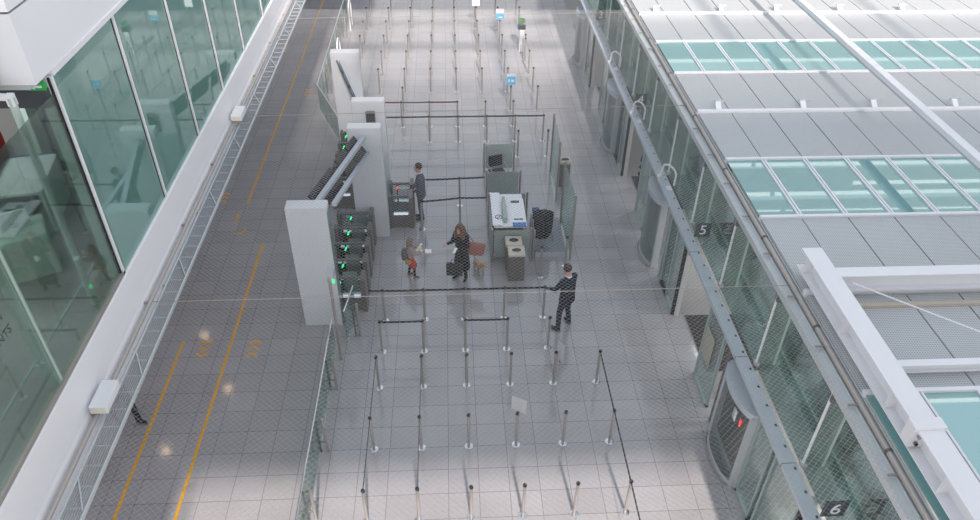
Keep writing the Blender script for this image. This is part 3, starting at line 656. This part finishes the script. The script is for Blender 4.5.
B(-.40, .42, -.70, .80, 1.0, 1.04).build('counter_top', 'white', ct); B(-.36, .36, -.62, .72, 0, 1.0).build('cabinet', 'steeldark', ct)
tag(B(.99, 1.24, 15.36, 16.88, 1.06, 1.08).build('notice_board', 'paper'), 'long white board lying along the left of the counter', 'board')
nb = MB()
for k in range(8): nb.bar((1.16+.09*math.cos(k*PI/4), 15.72+.09*math.sin(k*PI/4), 1.083), (1.16+.09*math.cos((k+1)*PI/4), 15.72+.09*math.sin((k+1)*PI/4), 1.083), .02, .005)
nb.bar((1.10, 15.66, 1.083), (1.22, 15.78, 1.083), .02, .005)
tag(nb.build('warning_sticker', 'beltred'), 'red round prohibition sticker on the white board', 'sticker')
tag(B(1.40, 1.86, 15.36, 16.6, 1.042, 1.055).build('paper_sheet', 'paper'), 'large white paper sheet on the right of the counter', 'paper')
tag(B(1.52, 1.74, 16.4, 16.5, 1.057, 1.065).build('dark_label', 'signgrey'), 'small dark label strip on the paper sheet', 'label')
tag(B(1.55, 1.78, 15.62, 15.66, 1.057, 1.068).build('pen', 'signgrey'), 'dark pen on the paper sheet', 'pen')
tag(B(1.5, 1.84, 15.30, 15.46, 1.06, 1.085).build('folder', 'bluefolder'), 'blue folder on the front edge of the counter', 'folder')
tag(B(1.28, 1.36, 15.5, 16.5, 1.042, 1.2).build('acrylic_stand', 'frost'), 'upright acrylic stand in the middle of the counter', 'stand')
chair('black_chair', 'black chair with armrests inside the booth behind the frosted screen', (1.34, 18.95, 0), .3, 'black')
def bin_(label, x, y, mat='cream', h=.83, hw=.2):
    t = thing('waste_bin', label, 'bin', (x, y, 0))
    B(-hw, hw, -.19, .19, 0, h-.06).bev(.01).build('body', 'brown', t); B(-hw-.01, hw+.01, -.2, .2, h-.06, h).bev(.01).build('lid', mat, t)
    MB().ring_loft([(0, 0, h-.01, .13, .085), (0, 0, h+.012, .13, .085)], 20).build('rim', 'brightsteel', t); MB().ring_loft([(0, 0, h+.005, .115, .07), (0, 0, h+.016, .115, .07)], 20).build('opening', 'hole', t)
    return t
bin_('brown waste bin with cream lid, nearer of the pair at the booth', 1.54, 14.62)
bin_('brown waste bin with cream lid, farther of the pair at the booth', 1.50, 15.04)
bin_('brown waste bin between the tall glass screens', 3.32, 19.0, h=.83, hw=.15)
pl = thing('platform', 'low dark platform with pale front edge beside the booth', 'platform', (2.58, 16.2, 0))
B(-.46, .34, -.78, .78, 0, .16).bev(.008).build('deck', 'platform', pl); B(-.46, .34, -.80, -.785, 0, .15).build('front_edge', 'lightgrey', pl)
gpanel('low glass screen at the left of the dark platform', 2.05, 15.3, 2.05, 15.75, .95, 'frost')
# coat draped over a chair
cc = chair('stool_chair', 'grey chair under a black coat on the dark platform', (2.34, 16.08, .16), PI+.2, 'black')
ctm = MB().ring_loft([(0, 0, .02, .20, .10), (.02, 0, .2, .25, .14), (0, .01, .45, .26, .15), (0, 0, .66, .27, .14), (0, 0, .80, .25, .12), (0, 0, .86, .16, .07)], 22)
for v in ctm.b.verts: v.co += Vector((.02*math.sin(v.co.z*17+v.co.x*30), .025*math.sin(v.co.x*40), 0))
tag(ctm.build('black_coat', 'coat', None, True), 'black coat draped over the chair right of the counter', 'coat').location = (2.32, 15.86, .30)
tag(B(2.08, 2.26, 16.1, 16.3, .90, .98).bev(.02).build('blue_pouch', 'blue'), 'small dark blue pouch between the counter and the black coat', 'pouch').location = (0, 0, 0)

# ------------------------------------------------------------ people
def remesh(mb, vox):
    me = bpy.data.meshes.new('tmp'); mb.b.to_mesh(me); mb.b.free(); o = bpy.data.objects.new('tmp', me); COL.objects.link(o)
    r = o.modifiers.new('r', 'REMESH'); r.mode = 'VOXEL'; r.voxel_size = vox; r.use_smooth_shade = True
    s = o.modifiers.new('s', 'SMOOTH'); s.iterations = 4; s.factor = .5
    dg = bpy.context.evaluated_depsgraph_get(); m2 = bpy.data.meshes.new_from_object(o.evaluated_get(dg)); bpy.data.objects.remove(o); return m2
def meshpart(name, mb, mat, parent, vox=.014):
    me = remesh(mb, vox); me.materials.clear(); me.materials.append(M[mat]); me.name = name
    for p in me.polygons: p.use_smooth = True
    o = bpy.data.objects.new(name, me); COL.objects.link(o)
    if parent is not None: o.parent = parent
    return o
def cap(mb, a, b, r1, r2):
    a = Vector(a); b = Vector(b); mb.cyl(a, b, r1, r2, 12); mb.ball(a, r1, seg=12); mb.ball(b, r2, seg=12)
def hand(mb, w_, d, up, s=1, skin=True):
    """palm and five bent fingers from wrist w_ along d"""
    w_ = Vector(w_); d = Vector(d).normalized(); up = Vector(up); x = d.cross(up).normalized(); up = x.cross(d)
    p = w_+d*.09*s
    for k in (-1, 0, 1): cap(mb, w_+x*.012*k*s, p+x*.026*k*s, .017*s, .014*s)
    for k, L in zip((-1.5, -.5, .5, 1.5), (.062, .074, .07, .054)):
        q = p+x*.019*k*s; m = q+(d*.85-up*.5)*L*.55*s; e = m+(d*.35-up*.9)*L*.5*s
        cap(mb, q, m, .010*s, .009*s); cap(mb, m, e, .009*s, .008*s)
    q = w_+d*.03*s+x*.025*s; m = q+(d*.7+x*.6-up*.3)*.045*s; cap(mb, q, m, .012*s, .010*s); cap(mb, m, m+(d*.9-up*.5)*.03*s, .010*s, .009*s)
def person(name, label, loc, rz, H, J, look, parts, hairfn=None, male=True, scale=1):
    """facing local -Y; J: joints in metres at H scale"""
    t = thing(name, label, 'person', loc, rz); k = H/1.78
    S = lambda v: Vector(v)*k
    J = {a: S(b) for a, b in J.items()}
    b = MB(); hd = J['head']; lk = Vector(look).normalized(); side = lk.cross(Vector((0, 0, 1))).normalized()
    # head, face
    b.ball(hd+Vector((0, 0, .02*k)), .092*k, (.86, 1.0, 1.12)); b.ball(hd+lk*.03*k-Vector((0, 0, .05*k)), .068*k, (.85, 1, 1))
    b.ball(hd+lk*.098*k-Vector((0, 0, .012*k)), .016*k, (.8, 1, 1.3)); b.ball(hd+lk*.075*k-Vector((0, 0, .085*k)), .026*k)
    for s in (-1, 1): b.ball(hd+side*.082*k*s-Vector((0, 0, .01*k)), .022*k, (.5, .9, 1.3))
    cap(b, hd-Vector((0, 0, .06*k)), J['neck'], .05*k, .058*k)
    ch, pv = J['chest'], J['pelvis']
    cap(b, J['neck']-Vector((0, 0, .03*k)), ch, .07*k, .11*k); cap(b, ch, pv, .11*k, .115*k)
    for s in 'LR':
        cap(b, J['neck']-Vector((0, 0, .05*k)), J['sh'+s], .06*k, .052*k); cap(b, J['sh'+s], J['el'+s], .046*k, .036*k); cap(b, J['el'+s], J['wr'+s], .034*k, .025*k)
        hdv = J['wr'+s]-J['el'+s]; hand(b, J['wr'+s], hdv, (0, 0, 1) if abs(hdv.normalized().z) < .8 else (0, -1, 0), k)
        cap(b, pv, J['hip'+s], .09*k, .085*k); cap(b, J['hip'+s], J['kn'+s], .078*k, .052*k); cap(b, J['kn'+s], J['an'+s], .05*k, .036*k)
        cap(b, J['an'+s]-Vector((0, 0, .03*k)), J['an'+s]+Vector(J['toe'+s])*.7*1-Vector((0, 0, .05*k)), .034*k, .03*k)
    body = meshpart('body', b, 'skin', t, .0115)
    for s in (-1, 1):
        MB().ball(hd+side*.032*k*s+lk*.088*k+Vector((0, 0, .012*k)), .010*k, seg=8).build('eye', 'black', body)
    MB().ball(hd+lk*.094*k-Vector((0, 0, .052*k)), .02*k, (1.1 if abs(side.x) > .5 else .5, 1.1 if abs(side.y) > .5 else .5, .28), seg=8).build('mouth', 'redcloth' if not male else 'tan', body)
    for p in parts:
        kind, mat = p[0], p[1]; c = MB()
        if kind in ('jacket', 'coat', 'top'):
            w1 = .15 if male else .14
            hem = {'jacket': -.12, 'coat': -.55, 'top': -.02}[kind]
            sv = (J['shL']-J['shR']).normalized()
            for q in (-1, 0, 1):
                cap(c, J['neck']+sv*.07*k*q-Vector((0, 0, .07*k)), ch+sv*.05*k*q, .075*k, w1*k*.9); cap(c, ch+sv*.05*k*q, pv+sv*.06*k*q+Vector((0, 0, .02)), w1*k*.9, w1*k*.86)
                if kind != 'top': cap(c, pv+sv*.06*k*q, pv+sv*.07*k*q+Vector((0, 0, hem*k)), w1*k*.9, w1*k*(.92 if kind == 'jacket' else 1.15))
            c.ball(J['neck']-Vector((0, -.012, .07*k)), .088*k)
            for s in 'LR':
                cap(c, J['neck']-Vector((0, 0, .06*k)), J['sh'+s], .07*k, .072*k); cap(c, J['sh'+s], J['el'+s], .068*k, .056*k); cap(c, J['el'+s], J['el'+s].lerp(J['wr'+s], .92), .054*k, .043*k)
            meshpart({'jacket': 'jacket', 'coat': 'long_coat', 'top': 'blouse'}[kind], c, mat, t)
        elif kind in ('trousers', 'leggings', 'shorts'):
            f = 1 if kind != 'leggings' else .86
            cap(c, pv+Vector((0, 0, .03)), pv-Vector((0, 0, .03)), .122*k, .12*k)
            for s in 'LR':
                cap(c, pv, J['hip'+s], .1*k, .1*k)
                if kind == 'shorts': cap(c, J['hip'+s], J['hip'+s].lerp(J['kn'+s], .75), .115*k, .15*k)
                else: cap(c, J['hip'+s], J['kn'+s], .095*k*f, .07*k*f); cap(c, J['kn'+s], J['an'+s]+Vector((0, 0, .01)), .068*k*f, .058*k*f)
            meshpart({'trousers': 'trousers', 'leggings': 'leggings', 'shorts': 'skirt'}[kind], c, mat, t)
        elif kind == 'shoes':
            for s in 'LR':
                c = MB(); a = J['an'+s]; to = Vector(J['toe'+s]); tn = to.normalized()
                cap(c, a-Vector((0, 0, .035*k))-tn*.03*k, a+to-Vector((0, 0, a.z*0+.045*k)), .045*k, .036*k); cap(c, a+Vector((0, 0, .01)), a-Vector((0, 0, .04*k)), .05*k, .046*k)
                meshpart('shoe', c, mat, t)
        elif kind == 'collar':
            c.ring_loft([(J['neck'].x, J['neck'].y, J['neck'].z-.03*k, .078*k, .075*k), (J['neck'].x, J['neck'].y, J['neck'].z+.022*k, .062*k, .064*k)], 16)
            c.build('collar', mat, t, True)
            MB().bar(J['neck']+lk*.085*k-Vector((0, 0, .02)), ch+Vector((0, -.128*k, .02)), .05*k, .012, up=(0, -1, 0)).build('shirt_front', mat, t)
        elif kind == 'glove':
            c = MB(); d = (J['wrL']-J['elL']).normalized(); c.ball(J['wrL']+d*.06*k, .045*k); meshpart('glove', c, mat, t)
        elif kind == 'hair_short':
            c.ball(hd-lk*.016*k+Vector((0, 0, .035*k)), .1*k, (.92, 1, 1.06), 16); 
            cut = [v for v in c.b.verts if (v.co-hd).dot(lk) > .055*k and v.co.z < hd.z+.055*k]
            for v in cut: v.co -= lk*((v.co-hd).dot(lk)-.02*k)*.9
            c.build('hair', mat, t, True)
        elif kind == 'hair_long':
            c.ball(hd-lk*.015*k+Vector((0, 0, .03*k)), .105*k, (.95, 1, 1.05), 14)
            for sgn in (-1, -.33, .33, 1):
                q = hd+side*.06*k*sgn-lk*.05*k
                cap(c, q, q-Vector((0, 0, .22*k))-lk*.03*k+side*.02*k*sgn, .066*k, .082*k); cap(c, q-Vector((0, 0, .22*k))-lk*.03*k+side*.02*k*sgn, q-Vector((0, 0, .46*k))-lk*.03*k+side*.03*k*sgn, .082*k, .05*k)
            for sgn in (-1, 1):
                q = hd+side*.078*k*sgn+lk*.03*k+Vector((0, 0, .03*k)); cap(c, q, q-Vector((0, 0, .26*k))+side*.02*k*sgn, .04*k, .055*k)
            meshpart('hair', c, mat, t, .012)
    return t
# navy suited steward, pulling the belt; local -Y faces world (-.8,.6)
J0 = dict(head=(0, -.02, 1.67), neck=(0, .01, 1.50), chest=(0, .02, 1.30), pelvis=(0, .02, .96),
          shL=(.19, .01, 1.42), shR=(-.19, .01, 1.42), elL=(.24, .03, 1.13), elR=(-.24, .03, 1.13), wrL=(.22, -.1, .90), wrR=(-.22, -.1, .90),
          hipL=(.09, .01, .90), hipR=(-.09, .01, .90), knL=(.11, -.02, .50), knR=(-.11, -.02, .50), anL=(.12, .02, .085), anR=(-.12, .02, .085), toeL=(.03, -.15, 0), toeR=(-.03, -.15, 0))
def pose(**kw): d = dict(J0); d.update(kw); return d
# facing rotation: local -Y -> world dir (dx,dy): rz = atan2(dx, -dy)
def face(dx, dy): return math.atan2(dx, -dy)
person('person', 'person in a navy suit holding a belt with a blue-gloved hand', (2.53, 12.74, 0), face(-.62, .78), 1.80,
       pose(head=(.0, -.06, 1.66), anL=(.22, .02, .085), anR=(-.16, .0, .085), knL=(.17, -.02, .5), knR=(-.12, -.04, .5), shL=(.19, .0, 1.42), elR=(-.27, -.06, 1.14), wrR=(-.25, -.2, .98), elL=(.26, -.13, 1.14), wrL=(.13, -.38, .97)) | {},
       (-.1, -1, -.15), [('jacket', 'navy'), ('trousers', 'navy'), ('shoes', 'shoe'), ('hair_short', 'hairdark'), ('collar', 'shirt'), ('glove', 'blueglove')])
person('person', 'person in a grey suit standing with clasped hands beside the gate cabinets', (-.90, 17.3, 0), face(-1, -.1), 1.76,
       pose(anL=(.08, .02, .085), anR=(-.08, .02, .085), elL=(.25, .0, 1.15), elR=(-.25, .0, 1.15), wrL=(.1, -.2, .96), wrR=(-.08, -.2, .96)),
       (0, -1, -.1), [('jacket', 'greysuit'), ('trousers', 'greysuit'), ('shoes', 'shoe'), ('hair_short', 'hairdark'), ('collar', 'shirt')])
wmn = person('person', 'person in a long black coat with long brown hair looking down at a phone', (.18, 14.62, 0), face(-.55, -.85), 1.68,
       pose(head=(0, -.07, 1.655), chest=(0, .0, 1.28), pelvis=(0, .02, .95), shL=(.165, .0, 1.41), shR=(-.165, .0, 1.41), elL=(.22, -.05, 1.14), elR=(-.23, -.08, 1.16), wrL=(.06, -.26, 1.16), wrR=(-.26, -.28, 1.2),
            anL=(.13, .0, .085), anR=(-.13, -.02, .085)),
       (0, -1, -.5), [('coat', 'coat'), ('leggings', 'blackjeans'), ('shoes', 'shoe'), ('hair_long', 'hairbrown')], male=False)
person('person', 'person of child size with red skirt and long light hair holding out a paper', (-1.08, 14.72, 0), face(1, .1), 1.20,
       pose(shL=(.17, .0, 1.40), shR=(-.17, .0, 1.40), elL=(.2, -.2, 1.2), wrL=(.16, -.44, 1.14), elR=(-.2, -.12, 1.16), wrR=(-.16, -.36, 1.13), anL=(.12, .1, .085), anR=(-.1, -.1, .085), knR=(-.1, -.1, .5), knL=(.11, .02, .5)),
       (0, -1, -.1), [('top', 'greige'), ('leggings', 'blackjeans'), ('shorts', 'redcloth'), ('shoes', 'tan'), ('hair_long', 'hairlight')], male=False)
person('person', 'person in dark trousers walking half hidden under the ledge grating', (-6.66, 10.25, 0), face(.8, -.5), 1.78,
       pose(anL=(.1, -.22, .085), anR=(-.1, .25, .12), knL=(.11, -.14, .5), knR=(-.1, .0, .5), wrL=(.25, .1, .92), wrR=(-.25, -.25, .95)),
       (0, -1, 0), [('jacket', 'black'), ('trousers', 'blackjeans'), ('shoes', 'shoe'), ('hair_short', 'hairdark')])
tag(MB().ring_loft([(0, 0, 0, .05, .03), (0, 0, .09, .045, .03)], 12).build('orange_tag', 'orange'), 'small orange tag beside the walking person', 'tag').location = (-6.82, 10.7, 0)
tag(B(-7.3, -6.72, 8.7, 9.4, 0, .42).bev(.04).build('ottoman', 'ottoman'), 'low brown ottoman half hidden under the ledge grating', 'seat')
# things carried
ph = tag(MB().box(-.035, .035, -.075, .075, -.005, .005).bev(.003).build('phone', 'paper'), 'white phone held by the person in the black coat', 'phone'); ph.location = (.02, 14.30, 1.11); ph.rotation_euler = (.5, 0, -.5)
tt = thing('tote_bag', 'rose brown tote bag on the right shoulder side of the black coat', 'bag', (.50, 14.58, .78), -.25)
MB().ring_loft([(0, 0, 0, .22, .07), (0, 0, .12, .24, .08), (.02, 0, .30, .26, .06), (.03, 0, .34, .25, .03)], 18).build('bag_body', 'tote', tt, True)
MB().tube([(-.15, 0, .32), (-.22, 0, .5), (-.2, 0, .62), (-.02, 0, .36)], .012).build('handle', 'tote', tt, True)
sb = thing('shopping_bag', 'dark green shopping bag hanging in front of the black coat', 'bag', (-.0, 14.34, .33), -.15)
B(-.2, .2, -.06, .06, 0, .34).bev(.02).build('bag_body', 'bagdark', sb); MB().tube([(-.1, 0, .33), (-.07, 0, .46), (.07, 0, .46), (.1, 0, .33)], .008).build('handle', 'bagdark', sb, True)
gb = thing('backpack', 'small grey backpack on the child in the red skirt', 'bag', (-1.215, 14.70, .60), 0)
MB().ring_loft([(0, 0, 0, .09, .11), (0, 0, .12, .10, .12), (0, 0, .24, .08, .10), (0, 0, .27, .04, .06)], 14).build('bag_body', 'greybag', gb, True)
mb_ = tag(MB().ring_loft([(0, 0, 0, .07, .04), (0, 0, .12, .08, .04)], 12).build('small_pouch', 'mustard', None, True), 'mustard yellow pouch at the child\'s hip', 'pouch'); mb_.location = (-1.14, 14.60, .50)
sc = MB()
for k in range(7): sc.ball((.05*math.cos(k), .09*math.sin(k*1.3), .02*k), .05, (1, .8, .6), 8)
o_ = tag(meshpart('fleece_toy', sc, 'creamf', None), 'cream fleecy toy held in front of the child\'s chest', 'toy'); o_.location = (-.86, 14.68, .84)
o_ = tag(MB().box(-.08, .08, -.055, .055, -.002, .002).build('paper_slip', 'paper'), 'white paper slip in the child\'s outstretched hand', 'paper'); o_.location = (-.64, 14.70, .80); o_.rotation_euler = (.5, .2, .2)
# dog
dg_ = thing('dog', 'small beige fluffy dog with grey legs right of the black coat', 'dog', (.62, 14.85, 0), .5)
b = MB()
cap(b, (0, .12, .24), (0, -.12, .26), .085, .09); cap(b, (0, -.13, .29), (0, -.20, .38), .065, .055); b.ball((0, -.23, .42), .07); cap(b, (0, -.25, .40), (0, -.33, .385), .038, .028)
for s in (-1, 1):
    cap(b, (s*.05, -.23, .46), (s*.075, -.22, .37), .025, .02)
    cap(b, (s*.05, -.12, .22), (s*.05, -.11, .11), .038, .026); cap(b, (s*.05, -.11, .11), (s*.05, -.13, .022), .024, .022)
    cap(b, (s*.05, .13, .22), (s*.055, .08, .15), .05, .034); cap(b, (s*.055, .08, .15), (s*.055, .15, .09), .03, .022); cap(b, (s*.055, .15, .09), (s*.055, .12, .022), .022, .022)
cap(b, (0, .18, .28), (0, .26, .38), .025, .018)
meshpart('body', b, 'dog', dg_, .01)
MB().ball((0, -.355, .39), .013, seg=8).build('nose', 'black', dg_)
for s in (-1, 1): MB().ball((s*.028, -.29, .44), .008, seg=8).build('eye', 'black', dg_)

# ------------------------------------------------------------ safety net over the hall
NL, NR, ZA, ZB = -4.34, 5.40, 4.27, 4.21
def netz(x): return ZA+(ZB-ZA)*(x-NL)/(NR-NL)
me = bpy.data.meshes.new('safety_net'); vs = []; fs = []
cw, chh, hw = .092, .042, .0015
nx = int((NR-NL)/cw); ny = int((22-3.5)/chh)
def seg(ax, ay, bx, by_):
    i = len(vs); dx, dy = bx-ax, by_-ay; L = math.hypot(dx, dy); px, py = -dy/L*hw, dx/L*hw; za, zb_ = netz(ax), netz(bx)
    vs.extend([(ax+px, ay+py, za), (ax-px, ay-py, za), (ax, ay, za+hw*1.6), (bx+px, by_+py, zb_), (bx-px, by_-py, zb_), (bx, by_, zb_+hw*1.6)])
    fs.extend([(i, i+2, i+5, i+3), (i+2, i+1, i+4, i+5), (i+1, i, i+3, i+4)])
for j in range(ny):
    y0 = 3.5+j*chh
    for i in range(nx):
        x0 = NL+i*cw
        if j % 2 == 0: seg(x0, y0, x0+cw/2, y0+chh); seg(x0+cw/2, y0+chh, x0+cw, y0)
        else: seg(x0, y0+chh, x0+cw/2, y0); seg(x0+cw/2, y0, x0+cw, y0+chh)
me.from_pydata(vs, [], fs); me.materials.append(M['net'])
nn = bpy.data.objects.new('safety_net', me); COL.objects.link(nn)
tag(nn, 'fine diamond mesh safety net stretched over the hall', 'net', None, 'stuff')
for i, (yl, yr) in enumerate([(8.90, 9.00), (15.1, 15.5), (21.1, 21.6)]):
    tag(MB().cyl((-4.66, yl, ZA+.045), (5.42, yr, ZB+.06), .007, seg=6).build('net_cable', 'steel'), 'steel cable carrying the safety net, %s from the camera' % ORD[i], 'cable')
